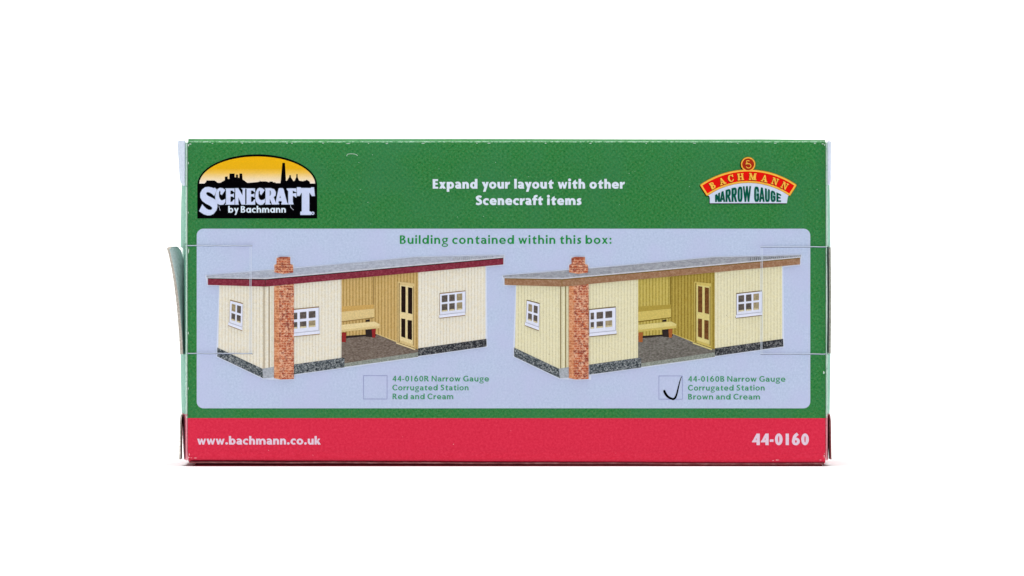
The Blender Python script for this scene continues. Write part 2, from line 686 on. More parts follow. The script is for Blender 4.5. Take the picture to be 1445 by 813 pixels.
def materials():
    M['carton'] = make_carton_mat()
    M['green'] = make_green()
    M['red'] = make_red()
    M['panel'] = make_panel()
    M['sky'] = make_sky_ink()
    M['black'] = flat('black_ink', (5, 4, 7), .3, .9, 0.0)
    M['white'] = flat('white_lettering', (216, 226, 240), .05)
    M['pinkwhite'] = flat('white_on_red', (226, 204, 222), .06)
    M['logo_white'] = flat('logo_white', (202, 212, 242), .05)
    M['logo_rim'] = flat('logo_rim', (108, 122, 142), .1)
    M['by_white'] = flat('small_logo_white', (212, 226, 240), .06)
    M['letter_green'] = flat('green_lettering', (40, 140, 72), .14)
    M['letter_green_pale'] = flat('pale_green_lettering', (66, 148, 104), .16)
    M['box_line'] = flat('tick_box_line', (140, 146, 196), .1)
    M['pen'] = flat('black_pen', (5, 6, 8), .3, .9, 0.0)
    M['gold'] = flat('gold_ink', (244, 186, 70), .08)
    M['gold_dark'] = flat('dark_gold_ink', (186, 104, 12), .15)
    M['banner_red'] = flat('banner_red', (226, 14, 8), .08)
    M['roundel_red'] = flat('roundel_red', (170, 44, 18), .1)
    M['deep_red'] = flat('deep_red_shadow_ink', (122, 14, 10), .1)
    M['plate_white'] = flat('plate_white', (206, 216, 236), .05)
    M['deep_green'] = flat('deep_green_ink', (4, 84, 66), .18)
    M['deep_green_rim'] = flat('deep_green_rim', (132, 176, 176), .1)
    M['maroon'] = make_speckle('maroon_fascia', [(.3, (104, 30, 46)), (.5, (126, 44, 60)), (.7, (148, 70, 84))], .35)
    M['brown'] = make_speckle('brown_fascia', [(.3, (132, 96, 70)), (.5, (152, 114, 86)), (.7, (172, 140, 114))], .35)
    M['roof'] = make_speckle('roof_print', [(.3, (142, 148, 164)), (.48, (166, 172, 188)), (.58, (178, 184, 198)), (.74, (198, 203, 216))], .4, 4, (.6, 1, 1.2))
    M['roof_dark'] = make_speckle('grey_roof_print', [(.3, (124, 126, 134)), (.48, (150, 153, 162)), (.58, (164, 167, 176)), (.74, (190, 193, 202))], .4, 4, (.6, 1, 1.2))
    M['roof_edge'] = make_speckle('roof_edge_print', [(.3, (184, 186, 196)), (.7, (218, 218, 228))], .4)
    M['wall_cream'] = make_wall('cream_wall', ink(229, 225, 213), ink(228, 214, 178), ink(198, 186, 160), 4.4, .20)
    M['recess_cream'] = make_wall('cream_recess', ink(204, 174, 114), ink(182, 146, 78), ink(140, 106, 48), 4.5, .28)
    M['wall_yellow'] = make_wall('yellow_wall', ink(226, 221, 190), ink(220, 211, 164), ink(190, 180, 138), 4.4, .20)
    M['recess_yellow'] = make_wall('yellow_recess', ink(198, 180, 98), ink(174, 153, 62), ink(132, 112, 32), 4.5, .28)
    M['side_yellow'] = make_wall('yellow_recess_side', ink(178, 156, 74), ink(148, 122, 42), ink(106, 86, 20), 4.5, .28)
    M['joinery_cream'] = flat('cream_joinery', (214, 190, 134), .16)
    M['joinery_cream_light'] = flat('pale_cream_joinery', (226, 206, 154), .14)
    M['joinery_yellow'] = flat('yellow_joinery', (202, 182, 100), .16)
    M['joinery_yellow_light'] = flat('pale_yellow_joinery', (214, 200, 130), .14)
    M['joint_cream'] = flat('cream_joint', (142, 112, 62), .16)
    M['joint_yellow'] = flat('yellow_joint', (110, 88, 22), .16)
    M['brick'] = make_brick()
    M['brick_pale'] = make_brick('pale_printed_brick', .4)
    M['plinth'] = make_speckle('plinth_print', [(.36, (24, 30, 36)), (.46, (70, 78, 84)), (.55, (112, 118, 122)), (.68, (190, 194, 196))], .5, 4)
    M['plinth_dark'] = make_speckle('dark_plinth_print', [(.38, (14, 16, 24)), (.47, (50, 52, 58)), (.56, (92, 94, 96)), (.68, (170, 168, 168))], .5, 4)
    M['plinth_light'] = make_speckle('pale_plinth_print', [(.25, (132, 138, 146)), (.5, (166, 172, 180)), (.8, (196, 198, 208))], .4)
    M['slab_brown'] = make_speckle('brown_floor_print', [(.3, (76, 64, 58)), (.46, (108, 95, 86)), (.58, (126, 114, 104)), (.74, (154, 142, 132))], .5, 4, (.55, 1, 1.2))
    M['slab_grey'] = make_speckle('grey_floor_print', [(.3, (78, 74, 70)), (.46, (104, 100, 94)), (.58, (122, 118, 112)), (.74, (148, 144, 136))], .5, 4, (.55, 1, 1.2))
    M['slab_edge'] = make_speckle('floor_edge_print', [(.25, (98, 104, 100)), (.5, (136, 142, 134)), (.8, (180, 186, 176))], .5)
    M['frame_white'] = flat('white_window_frame', (224, 228, 246), .05)
    M['frame_shade'] = flat('window_frame_shade', (176, 178, 194), .1)
    M['pane_dark'] = make_speckle('dark_pane', [(.25, (58, 52, 52)), (.5, (90, 82, 78)), (.75, (122, 112, 100))], .4)
    M['pane_tan'] = make_speckle('tan_pane', [(.25, (124, 112, 86)), (.5, (154, 140, 110)), (.75, (182, 168, 138))], .4)
    M['pane_pale'] = make_speckle('pale_pane', [(.25, (170, 158, 124)), (.5, (206, 194, 156)), (.75, (222, 214, 186))], .4)
    M['door_glass'] = make_speckle('door_glass_print', [(.25, (14, 6, 6)), (.5, (28, 14, 10)), (.75, (56, 34, 26))], .4)
    M['door_glass_brown'] = make_speckle('brown_door_glass_print', [(.25, (78, 44, 22)), (.5, (106, 66, 34)), (.75, (134, 94, 50))], .4)
    M['rail_tan'] = flat('tan_wall_rail', (198, 160, 92), .16)
    M['rail_olive'] = flat('olive_wall_rail', (170, 148, 66), .16)
    M['leg_red'] = flat('red_leg', (142, 40, 40), .2)
    M['leg_brown'] = flat('brown_leg', (160, 92, 48), .2)
    M['gap'] = flat('dark_gap_print', (44, 36, 34), .3)
    M['halo'] = flat('paper_halo', (212, 220, 240), .05)
    mb = MB('bare_card_inside', .8, .1)
    mb.color(mb.ramp(mb.noise(.3, 3, .6), [(.3, ink(196, 206, 224)), (.7, ink(214, 224, 238))]))
    M['card_white'] = mb.m
    mb = MB('card_edge', .9, .05)
    mb.color(mb.ramp(mb.noise(.4, 4, .7), [(.3, ink(150, 140, 132)), (.5, ink(184, 176, 166)), (.7, ink(212, 206, 198))]))
    M['card_edge'] = mb.m
    mb = MB('shaded_card_edge', .9, .05)
    mb.color(mb.ramp(mb.noise(.4, 4, .7), [(.3, ink(112, 112, 104)), (.5, ink(146, 146, 136)), (.7, ink(176, 176, 164))]))
    M['card_edge_shaded'] = mb.m  # darker copy of the card edge, carrying the right tab's shade in its colour
    mb = MB('card_edge_reddened', .9, .05)
    mb.color(mb.ramp(mb.noise(.25, 4, .75, vec=mb.stretch(.3, 1, 1)), [(.25, ink(96, 46, 50)), (.5, ink(132, 74, 76)), (.8, ink(172, 126, 124))]))
    M['card_edge_red'] = mb.m
    mb = MB('card_green_face', .6, .1)
    mb.color(mb.ramp(mb.noise(.3, 3, .7), [(.25, ink(160, 178, 180)), (.5, ink(180, 196, 198)), (.8, ink(204, 216, 218))]))
    M['card_green'] = mb.m
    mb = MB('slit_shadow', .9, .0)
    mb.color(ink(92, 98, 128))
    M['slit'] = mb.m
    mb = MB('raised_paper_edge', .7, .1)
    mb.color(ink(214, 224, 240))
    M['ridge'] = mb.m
    mb = MB('scuffed_card', .8, .05)
    mb.color(mb.ramp(mb.noise(.5, 2, .6), [(.3, ink(176, 204, 190)), (.7, ink(226, 236, 232))]))
    M['scuff'] = mb.m
    mb = MB('scuffed_red', .8, .05)
    mb.color(mb.ramp(mb.noise(.5, 2, .6), [(.3, ink(226, 130, 144)), (.7, ink(240, 190, 196))]))
    M['scuff_red'] = mb.m
    mb = MB('shaded_red_card', .7, .05)
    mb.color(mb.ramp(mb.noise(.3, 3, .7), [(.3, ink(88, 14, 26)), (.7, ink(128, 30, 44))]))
    M['shaded_red'] = mb.m  # red darkened: shade of the bottom gaps put into its colour
    # seamless paper
    mb = MB('white_seamless_paper', .9, .05)
    mb.color(mb.ramp(mb.noise(.01, 2, .5), [(.3, (.90, .90, .90, 1)), (.7, (.92, .92, .92, 1))]))
    M['paper'] = mb.m


materials()

# ------------------------------------------------------------------ the setting
def setting():
    # one white seamless sheet: table top curving up into the backdrop
    prof = [(-4.0, 0.0), (-1.0, 0.0), (.35, 0.0)]
    r = .35
    for i in range(1, 13):
        a = i / 12 * pi / 2
        prof.append((.35 + r * sin(a), r - r * cos(a)))
    prof.append((.70, 3.2))
    V, F = [], []
    for y, z in prof:
        V += [(-3.5, y, z), (3.5, y, z)]
    for i in range(len(prof) - 1):
        F.append([2 * i, 2 * i + 1, 2 * i + 3, 2 * i + 2])
    o = obj('backdrop', V, F, M['paper'], smooth=True)
    o['kind'] = 'structure'
    o['label'] = 'plain white seamless surface and background around the box'


setting()

# ------------------------------------------------------------------ the carton
carton = bpy.data.objects.new('cardboard_box', None)
COL.objects.link(carton)
carton.empty_display_size = .02
carton['label'] = 'green and red cardboard box printed with two small station buildings, standing on the white surface'
carton['category'] = 'box'

XL, XR = 263.0, 1167.0
DEPTH = 240.0


def ROLL(y, u):                   # the front panel rolls gently back just above its lower fold
    y0 = 630 + 3.6 * min(1, u * 1.15)
    return 3.2 * max(0.0, (y - y0) / 17.0) ** 2


def body():
    # cross-section (depth, artwork y); the top panel bows upward, the front folds are softly rounded
    xs = [XL + 2.2 + (XR - XL - 4.4) * i / 60 for i in range(61)]
    rows = []
    fr = 2.4
    for x in xs:
        u = (x - XL) / (XR - XL)
        ytop = 199.6 + .25 * sin(u * 9) - .5 * u
        bow = 4.6 + .6 * sin(u * 5 + 1) - 2.6 * max(0, u - .9) * 10 * .6
        ybot = 650.2 + 3.6 * min(1, u * 1.15)
        p = []
        for k in range(5):                                     # bottom front fold
            a = k / 4 * pi / 2
            p.append((3.2 + fr * 1.4 - fr * 1.4 * sin(a), ybot - fr * 1.4 + fr * 1.4 * cos(a)))
        for yy in [ybot - fr * 1.4 - 2.4 * k for k in range(1, 9)] + [560, 480, 400, 320, 240]:
            p.append((ROLL(yy, u), yy))
        for k in range(5):                                     # top front fold
            a = k / 4 * pi / 2
            p.append((fr - fr * cos(a), ytop + fr - fr * sin(a) * .85))
        for k in range(1, 13):                                 # bowed top panel
            t = k / 12
            p.append((fr + (DEPTH - fr) * t ** 1.6, ytop + fr * .15 - bow * min(1, sin(pi * t ** .62)) ** .8))
        p.append((DEPTH, 400))
        p.append((DEPTH, 653))
        p.append((120, 655.5))
        p.append((30, 654.5))
        rows.append([(x, yy, d) for d, yy in p])
    n = len(rows[0])
    V = [P3(*q) for r in rows for q in r]
    F = []
    for i in range(len(rows) - 1):
        for j in range(n):
            a, b = i * n + j, i * n + (j + 1) % n
            F.append([a, b, b + n, a + n])
    F.append(list(range(n))[::-1])
    F.append([(len(rows) - 1) * n + j for j in range(n)])
    return obj('body', V, F, M['carton'], carton, smooth=False)


b_ = body()
me = b_.data
me.polygons.foreach_set('use_smooth', [len(p.vertices) == 4 for p in me.polygons])


def end_panel(side):
    """end wall: flares out just behind the front fold, then runs back"""
    xe = XL if side < 0 else XR
    prof = [(2.4, -2.0), (1.0, -1.2), (.3, -.2), (1.6, .9), (8, 3.0), (20, 6.0), (40, 10.0), (70, 14.0), (120, 15.5), (180, 12), (DEPTH, 6)]
    amp = 1.0 if side < 0 else .74
    ys = sorted([201 + (649.5 - 201) * j / 36 for j in range(37)] + [348.4, 349.4, 499.6, 500.6])
    V, F = [], []
    for y in ys:
        q = 1 - .35 * abs((y - 425) / 225) ** 3
        if 349 < y < 500:
            q *= .80 if side < 0 else .08
        for d, o in prof:
            off = o * (amp * q if o > 0 else 1)
            V.append(P3(xe + side * (off), y, d if d != .3 else .3))
    n = len(prof)
    for j in range(len(ys) - 1):
        for i in range(n - 1):
            f = [j * n + i, j * n + i + 1, (j + 1) * n + i + 1, (j + 1) * n + i]
            F.append(f if side > 0 else f[::-1])
    return obj('end_panel', V, F, M['end'], carton, smooth=True)


# end wall print: same artwork, seen thin and pale
def make_end():
    mb = MB('end_print', .5, .15)
    x, d, z = mb.xyz()
    g = mb.ramp(mb.noise(.4, 3, .7), [(.3, ink(92, 156, 130)), (.5, ink(114, 176, 154)), (.7, ink(146, 198, 180))])
    r = mb.ramp(mb.noise(.4, 3, .7), [(.3, ink(200, 84, 104)), (.7, ink(222, 128, 142))])
    c = mb.mix(mb.math('LESS_THAN', z, GZ - 584.5), g, r)
    low = mb.math('LESS_THAN', z, GZ - 590.2)
    near = mb.math('MULTIPLY', mb.math('ABSOLUTE', mb.math('SUBTRACT', d, 1.0)), .35)
    th = mb.math('MULTIPLY', mb.math('SUBTRACT', mb.noise(.2, 4, .75), .30), 5.0)
    c = mb.mix(mb.ramp(mb.math('SUBTRACT', th, near), [(0, 0.0), (.5, .8)]), c, mb.mix(low, ink(206, 228, 216), ink(232, 160, 172)))
    mb.color(c)
    return mb.m


M['end'] = make_end()
end_panel(-1)
end_panel(1)


def solid_strip(name, rows, thick, mats, edge_mi=1, smooth=True):
    """card sheet with thickness: rows of (x, y, d) polylines, thickness along +x normal estimate"""
    n = len(rows[0])
    m = len(rows)
    V, F, MI = [], [], []
    P = np.array([[P3(*q) for q in r] for r in rows])
    du = np.gradient(P, axis=0)
    dv = np.gradient(P, axis=1)
    N = np.cross(du, dv)
    N /= (np.linalg.norm(N, axis=2, keepdims=True) + 1e-12)
    A = P + N * thick * U / 2
    B = P - N * thick * U / 2
    V = [tuple(v) for v in A.reshape(-1, 3)] + [tuple(v) for v in B.reshape(-1, 3)]
    off = n * m
    for i in range(m - 1):
        for j in range(n - 1):
            a = i * n + j
            F.append([a, a + n, a + n + 1, a + 1]); MI.append(0)
            F.append([off + a, off + a + 1, off + a + n + 1, off + a + n]); MI.append(0)
    def rim(ids):
        for a, b in zip(ids, ids[1:]):
            F.append([a, b, off + b, off + a]); MI.append(edge_mi)
    rim([j for j in range(n)])
    rim([(m - 1) * n + j for j in range(n)][::-1])
    rim([i * n for i in range(m)][::-1])
    rim([i * n + n - 1 for i in range(m)])
    return obj(name, V, F, mats, carton, MI)


def flaps():
    # left: white-backed dust flap peeking out beside the top corner
    rows = []
    for i in range(15):
        t = i / 14
        y = 198 + 64 * t
        out = 249.3 + 4.2 * t + (4.5 * max(0, (t - .86) / .14) ** 2)
        if t < .06:
            out += 1.6 * (1 - t / .06)
        rows.append([(260.6 + (out - 260.6) * k / 5 - 1.0 * sin(pi * k / 5), y, 3.0 + 15 * (k / 5) ** .8) for k in range(6)])
    o = solid_strip('dust_flap', rows, 1.6, [M['card_white'], M['card_edge']], 0)
    o['label'] = 'white backed flap beside the top left corner'
    # right: same flap, pressed closer
    rows = []
    for i in range(11):
        t = i / 10
        y = 199 + 62 * t
        out = 1173.6 - .4 * t - 1.5 * max(0, (t - .9) / .1)
        rows.append([(1168.6 + (out - 1168.6) * k / 4, y, 2.0 + 18 * k / 4) for k in range(5)])
    solid_strip('dust_flap', rows, 1.6, [M['card_white'], M['card_edge']], 0)
    # left: locking tab sprung open, curling outward to the top
    rows = []
    key = [(500, 255.8), (480, 254.9), (450, 252.6), (420, 249.6), (395, 246.2), (375, 242.6), (360, 239.4), (351, 237.2), (347.8, 237.6)]
    for y, x in crom(key, 4):
        t = (500 - y) / 152
        inner = min(x + 1.0 + 60.0 * max(0, t - .12), 256.0 - 6.0 * max(0, (t - .86) / .14))
        rows.append([(x + (inner - x) * k / 6, y + (2.6 * (1 - k / 2) ** 2 if k < 2 else 1.2 * max(0, k - 4) ** 2) * max(0, (t - .96) / .04), 3 + 26 * (k / 6) ** 1.2) for k in range(7)])
    o = solid_strip('locking_tab', rows, 4.2, [M['card_green'], M['card_edge']], 1)
    o['label'] = 'sprung open card tab curling out at the left'
    # right: locking tab still closed
    rows = []
    for i in range(9):
        t = i / 8
        y = 349 + 150 * t
        x = 1171.2 + .5 * sin(pi * t)
        rows.append([(x + .1 * k, y, 3 + 14 * k) for k in range(4)])
    solid_strip('locking_tab', rows, 2.8, [M['card_green'], M['card_edge_shaded']], 1)
    # bottom tabs standing off both ends
    for side, x0 in ((-1, 254.6), (1, 1171.8)):
        rows = []
        for i in range(9):
            t = i / 8
            y = 585.5 + 63 * t
            x = x0 + side * (.9 * t)
            if i == 0:
                x -= side * 1.0
            rows.append([(x + side * .3 * k, y, 4 + 12 * k) for k in range(4)])
        solid_strip('bottom_tab', rows, 2.2, [M['shaded_red'], M['card_edge' if side < 0 else 'card_edge_red']], 1)
    # stacked bottom flaps whose raw edges show under the front
    def slab(name, x0, x1, y0, y1, d0, d1, mat, wob):
        V, F, MI = [], [], []
        n = 50
        for i in range(n + 1):
            u = i / n
            x = x0 + (x1 - x0) * u
            w = wob * (sin(u * 17) + .6 * sin(u * 41 + 2))
            dy = 2.2 * min(1, u * 1.2) if name == 'bottom_flap' else 0
            for y, d in ((y0 + w + dy, d0), (y1 + w + dy, d0), (y1 + w + dy, d1), (y0 + w + dy, d1)):
                V.append(P3(x, y, d))
        for i in range(n):
            for k in range(4):
                a, b = i * 4 + k, i * 4 + (k + 1) % 4
                F.append([a, a + 4, b + 4, b])
                MI.append(0 if k == 0 else 1)
        F += [[3, 2, 1, 0], [n * 4 + k for k in range(4)]]
        MI += [0, 0]
        obj(name, V, F, mat, carton, MI)
    slab('bottom_flap', 268, 1163, 651.3, 653.6, 2.2, 200, [M['card_edge_red'], M['shaded_red']], .18)
    slab('tuck_flap', 273, 1160, 656.1, 658.1, 4.0, 200, [M['shaded_red'], M['shaded_red']], .05)


flaps()

# ------------------------------------------------------------------ printed areas
band = Sheet()
bv, bf = [], []
for i in range(41):
    u = i / 40
    x = 265.3 + (1164.7 - 265.3) * u
    ye = 646.6 + 3.5 * min(1, u * 1.15)
    for k in range(13):
        y = lerp_(590.0 + .2 * u, ye, (k / 12) ** .8)
        band.v.append(P3(x, y, ROLL(y, u) - 1.2 * LAY / U))
for i in range(40):
    for k in range(12):
        a = i * 13 + k
        band.f.append([a, a + 1, a + 14, a + 13])
        band.m.append(0)
red_band = band.build('red_band', M['red'], carton)
red_band.data.polygons.foreach_set('use_smooth', [True] * len(red_band.data.polygons))
sh = Sheet()
text(sh, 'www.bachmann.co.uk', 278.3, 452.6, 627.4, 11.7, 25, 2.2, space=30)
sh.build('lettering', M['pinkwhite'], red_band)
sh = Sheet()
text(sh, '44-0160', 1061, 1141.4, 628.2, 16.3, 28, 2.2)
sh.build('lettering', M['pinkwhite'], red_band)

# headline on the green
sh = Sheet()
text(sh, 'Expand your layout with other', 610.6, 881.6, 266.3, 13.4, 27, 1)
text(sh, 'Scenecraft items', 671.2, 820.5, 289.4, 13.4, 27, 1)
sh.build('lettering', M['white'], carton)

# pale panel
def rounded(x0, y0, x1, y1, r, n=10):
    p = []
    for cx, cy, a in ((x1 - r, y0 + r, -90), (x1 - r, y1 - r, 0), (x0 + r, y1 - r, 90), (x0 + r, y0 + r, 180)):
        for i in range(n + 1):
            t = radians(a + 90 * i / n)
            p.append((cx + r * cos(t), cy + r * sin(t)))
    return p


sh = Sheet()
sh.poly(rounded(277.6, 322.8, 1143.4, 576.3, 9.5), 1)
info = sh.build('info_panel', M['panel'], carton)
sh = Sheet()
text(sh, 'Building contained within this box:', 564.2, 863.0, 344.2, 12.0, 20.5, 2, bear=10)
sh.build('lettering', M['letter_green'], info)
sh = Sheet()
text(sh, '44-0160R Narrow Gauge', 553.7, 690.0, 538.3, 7.9, 20, 2, bear=9)
text(sh, 'Corrugated Station', 553.7, 661.2, 550.9, 7.9, 20, 2, bear=9)
text(sh, 'Red and Cream', 553.9, 639.7, 563.4, 7.9, 20, 2, bear=9)
sh.build('lettering', M['letter_green_pale'], info)
sh = Sheet()
text(sh, '44-0160B Narrow Gauge', 970.8, 1108.3, 538.7, 7.9, 20, 2, bear=9)
text(sh, 'Corrugated Station', 970.8, 1079.0, 551.2, 7.9, 20, 2, bear=9)
text(sh, 'Brown and Cream', 971.0, 1072.5, 563.8, 7.9, 20, 2, bear=9)
sh.build('lettering', M['letter_green_pale'], info)


def tick_box(x0, y0, x1, y1, w=.75):
    sh = Sheet()
    sh.poly([(x0, y0), (x1, y0), (x1, y0 + w), (x0, y0 + w)], 2)
    sh.poly([(x0, y1 - w), (x1, y1 - w), (x1, y1), (x0, y1)], 2)
    sh.poly([(x0, y0 + w), (x0 + w, y0 + w), (x0 + w, y1 - w), (x0, y1 - w)], 2)
    sh.poly([(x1 - w, y0 + w), (x1, y0 + w), (x1, y1 - w), (x1 - w, y1 - w)], 2)
    return sh.build('tick_box', M['box_line'], info)


tick_box(512.6, 529.8, 546.6, 563.5)
tick_box(929.4, 530.2, 963.4, 563.8)
sh = Sheet()
tk = crom([(937.2, 551.6), (939.0, 555.6), (942.6, 560), (947, 562.4), (950.4, 563.2), (953.2, 560.6), (955.4, 554.6), (957, 547.6), (959, 539.5),
           (960.6, 534.4), (962.2, 531.2)], 5)
n = len(tk)
wk = crom([(2.4, 0), (2.6, 0), (2.5, 0), (2.3, 0), (2.2, 0), (2.1, 0), (1.7, 0), (1.4, 0), (1.1, 0), (.8, 0), (.5, 0)], 5)
add_ops(sh, [('+', ribbon(tk, [w[0] * 1.3 for w in wk])), ('+', ell(937.4, 551.8, 1.5, 1.5, n=14))], 3, h=.22)
sh.build('tick_mark', M['pen'], info)


# ------------------------------------------------------------------ printed station pictures
def lerp(a, b, t):
    return a + (b - a) * t


def station(dx, cdx, tone):
    red = tone == 'red'
    W = M['wall_cream' if red else 'wall_yellow']
    RW = M['recess_cream' if red else 'recess_yellow']
    J = M['joinery_cream' if red else 'joinery_yellow']
    JL = M['joinery_cream_light' if red else 'joinery_yellow_light']
    JT = M['joint_cream' if red else 'joint_yellow']
    T = lambda pts: [(x + dx, y) for x, y in pts]
    C = lambda pts: [(x + cdx, y) for x, y in pts]
    sh = Sheet()
    # pale cut-out halo, front walls and gable
    sh.poly(T([(309.8, 402), (481.8, 394), (481.8, 505.6), (414, 515), (371.5, 521), (308.0, 492.5)]), 3, 0)
    sh.poly(T([(590, 384), (685, 374), (685.2, 479.4), (590, 491.6)]), 3, 0)
    hv, hf = ops_mesh([('+', T([(290.6, 389), (388, 380.6), (480, 373.2), (588, 363), (712, 360), (710.4, 373.6), (685.6, 376.4), (687, 489.2), (590, 502.8),
                               (589.6, 504), (485.6, 518.6), (414.6, 528.8), (414.6, 535.2), (396, 535.8), (371.4, 534.2), (306.4, 503.2), (306.4, 490.2),
                               (310, 402.4), (293.2, 402.4)])), ('+', C([(387, 386), (387, 373), (390, 372), (390, 363), (409.8, 362.4), (409.8, 372), (414, 373), (414, 386)]))],
                      1.0, .5)
    sh.raw(hv, hf, 1.7, 5)
    # corner board
    sh.poly(T([(372.0, 404), (373.2, 404), (373.2, 520), (372.0, 520)]), 4, 2)
    sh.poly(T([(379.2, 404), (380.4, 404), (380.4, 520), (379.2, 520)]), 4, 2)
    # recess: back wall and side wall
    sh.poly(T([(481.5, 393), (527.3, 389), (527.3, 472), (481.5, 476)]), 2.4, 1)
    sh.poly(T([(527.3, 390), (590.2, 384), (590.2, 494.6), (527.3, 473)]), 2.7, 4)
    sh.poly(T([(526.6, 391), (527.8, 391), (527.8, 438), (526.6, 438)]), 3.2, 2)
    sh.poly(T([(530, 470.4), (561, 482), (561, 484.0), (530, 472.6)]), 3.2, 3)
    for x, y, r_ in ((619.5, 447.6, .9), (622.6, 448.2, 1.1), (624.2, 447.4, .6), (606.4, 445.0, .5), (609, 448, .4), (634, 447.8, .5), (668, 478.2, .5), (655, 479.6, .4),
                     (442, 489, .45), (449, 496, .4), (427, 480, .4), (338, 497, .5), (356, 500, .6), (600, 487, .4), (612, 484.6, .4)):
        sh.poly(T(ell(x, y, r_, r_ * .7, n=8)), 4.4, 2)
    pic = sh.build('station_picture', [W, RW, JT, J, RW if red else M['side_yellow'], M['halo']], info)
    pic['label'] = 'printed cream station with maroon roof edge' if red else 'printed yellow cream station with brown roof edge'
    L = 5
    # floor of the shelter
    sh = Sheet()
    sh.poly(T([(481.8, 474.6), (531, 471.4), (558, 482.4), (590.4, 493.4), (590.4, 498), (485.5, 513.5), (481.8, 513.6)]), 3.4, 0)
    sh.poly(T([(590.2, 497.2), (590.2, 503.6), (485.6, 518.0), (485.6, 512.8)]), 3.8, 1)
    sh.poly(T([(482, 474.4), (531, 471.2), (531, 474.0), (512, 474.8), (500, 476.2), (482, 477.8)]), 3.9, 2)
    sh.build('shelter_floor', [M['slab_brown' if red else 'slab_grey'], M['slab_edge'], M['gap']], pic)
    # plinth: gable side, pale corner, front pieces
    sh = Sheet()
    sh.poly(T([(306.6, 490.4), (370.4, 520.4), (371.5, 533.9), (306.6, 503)]), L, 0)
    sh.poly(T([(370.6, 520.4), (387, 517.6), (387, 532.6), (371.6, 533.9)]), L, 2)
    sh.poly(T([(413, 514.6), (481.6, 505), (486.2, 505.4), (486.2, 518.6), (413, 528.6)]), L, 0)
    sh.build('plinth', [M['plinth'], M['plinth_dark'], M['plinth_light']], pic)
    sh = Sheet()
    sh.poly(T([(590.0, 491.6), (686.4, 478.2), (686.8, 489.0), (590, 502.6)]), L, 0)
    sh.build('plinth', [M['plinth_dark']], pic)
    # windows: white frame with panes
    def window(q, cols, rows, fr, mats, sill):
        # q: tl, tr, br, bl
        s = Sheet()
        B = lambda u, v: (lerp(lerp(q[0][0], q[1][0], u), lerp(q[3][0], q[2][0], u), v) + dx,
                          lerp(lerp(q[0][1], q[1][1], u), lerp(q[3][1], q[2][1], u), v))
        s.poly([B(-.02, -.04), B(1.02, -.04), B(1.02, 1.0), B(-.02, 1.0)], L, 3)
        s.poly([B(0, 0), B(1, 0), B(1, 1), B(0, 1)], L + 1, 0)
        for k, (u0, u1) in enumerate(cols):
            for r, (v0, v1) in enumerate(rows):
                mi = mats[r][k]
                s.poly([B(u0, v0), B(u1, v0), B(u1, v1), B(u0, v1)], L + 2, mi)
                if r == len(rows) - 1:                    # pale reveal seen through the lower panes
                    s.poly([B(u0 + .01, v1 - .06), B(u1 - .01, v1 - .06), B(u1 - .01, v1), B(u0 + .01, v1)], L + 2.6, 4)
        a, b = sill
        s.poly([B(-a, .93), B(1 + b, .93), B(1 + b, 1.06), B(-a, 1.06)], L + 3, 0)
        s.poly([B(0, .92), B(1, .92), B(1, .945), B(0, .945)], L + 3.4, 5)
        s.poly([B(-a, 1.06), B(1 + b, 1.06), B(1 + b, 1.09), B(-a, 1.09)], L + 2.9, 3)
        s.poly([B(1.0, 0), B(1.025, 0), B(1.025, .93), B(1.0, .93)], L + 1.2, 5)
        return s.build('window', [M['frame_white'], M['pane_dark'], M['pane_tan'], JT, M['pane_pale'], M['frame_shade']], pic)
    window([(620.9, 415.0), (656.2, 411.2), (656.2, 442.6), (620.9, 446.6)],
           [(.07, .30), (.37, .59), (.67, .89)], [(.08, .38), (.47, .80)], 0, [[1, 1, 2], [1, 1, 2]], (.03, .01))
    window([(413.0, 437.6), (449.6, 434.0), (449.6, 469.0), (413.0, 472.6)],
           [(.05, .18), (.28, .53), (.62, .88)], [(.12, .39), (.50, .76)], 0, [[1, 1, 1], [1, 1, 2]], (.0, .05))
    window([(324.8, 424.4), (342.4, 429.0), (341.6, 464.0), (323.6, 457.4)],
           [(.14, .44), (.57, .88)], [(.11, .41), (.50, .80)], 0, [[2, 1], [1, 1]], (.08, .02))
    # door
    sh = Sheet()
    sh.poly(T([(561.2, 397.4), (585.0, 400.2), (585.0, 490.6), (561.2, 482.6)]), L, 0)
    sh.poly(T([(562.6, 399.2), (564.0, 399.4), (564.0, 483.4), (562.6, 482.9)]), L + 1, 2)
    sh.poly(T([(564.0, 402.0), (583.6, 404.4), (583.6, 486.4), (564.0, 479.8)]), L + 1.4, 1)
    sh.poly(T([(582.8, 404.2), (583.8, 404.4), (583.8, 488), (582.8, 487.8)]), L + 2, 2)
    for q in ([(566.3, 403.6), (572.4, 404.6), (572.4, 441.2), (566.3, 440.2)], [(575.8, 405.4), (581.8, 406.4), (581.8, 443.4), (575.8, 441.9)],
              [(566.3, 449.4), (572.0, 450.2), (572.0, 477.0), (566.3, 475.0)], [(575.2, 451.6), (581.4, 452.4), (581.4, 480.0), (575.2, 478.0)]):
        sh.poly(T(q), L + 2.4, 3)
    sh.poly(T([(559, 483.0), (586, 492.4), (586, 494.2), (559, 484.8)]), L + 2, 1)
    sh.build('door', [J, JL, JT, M['door_glass' if red else 'door_glass_brown']], pic)
    # bench
    sh = Sheet()
    sh.poly(T([(482, 432.6), (527.6, 429.8), (527.6, 436.4), (482, 441)]), 3.4, 5)
    sh.poly(T([(482, 440.2), (528.2, 435.6), (528.2, 447.8), (482, 453.8)]), 4, 0)
    sh.poly(T([(482, 453.6), (528.2, 447.6), (528.2, 448.8), (482, 454.8)]), 4.2, 2)
    sh.poly(T([(516, 451.6), (522, 450.8), (522, 453.8), (516, 454.4)]), 3.8, 3)
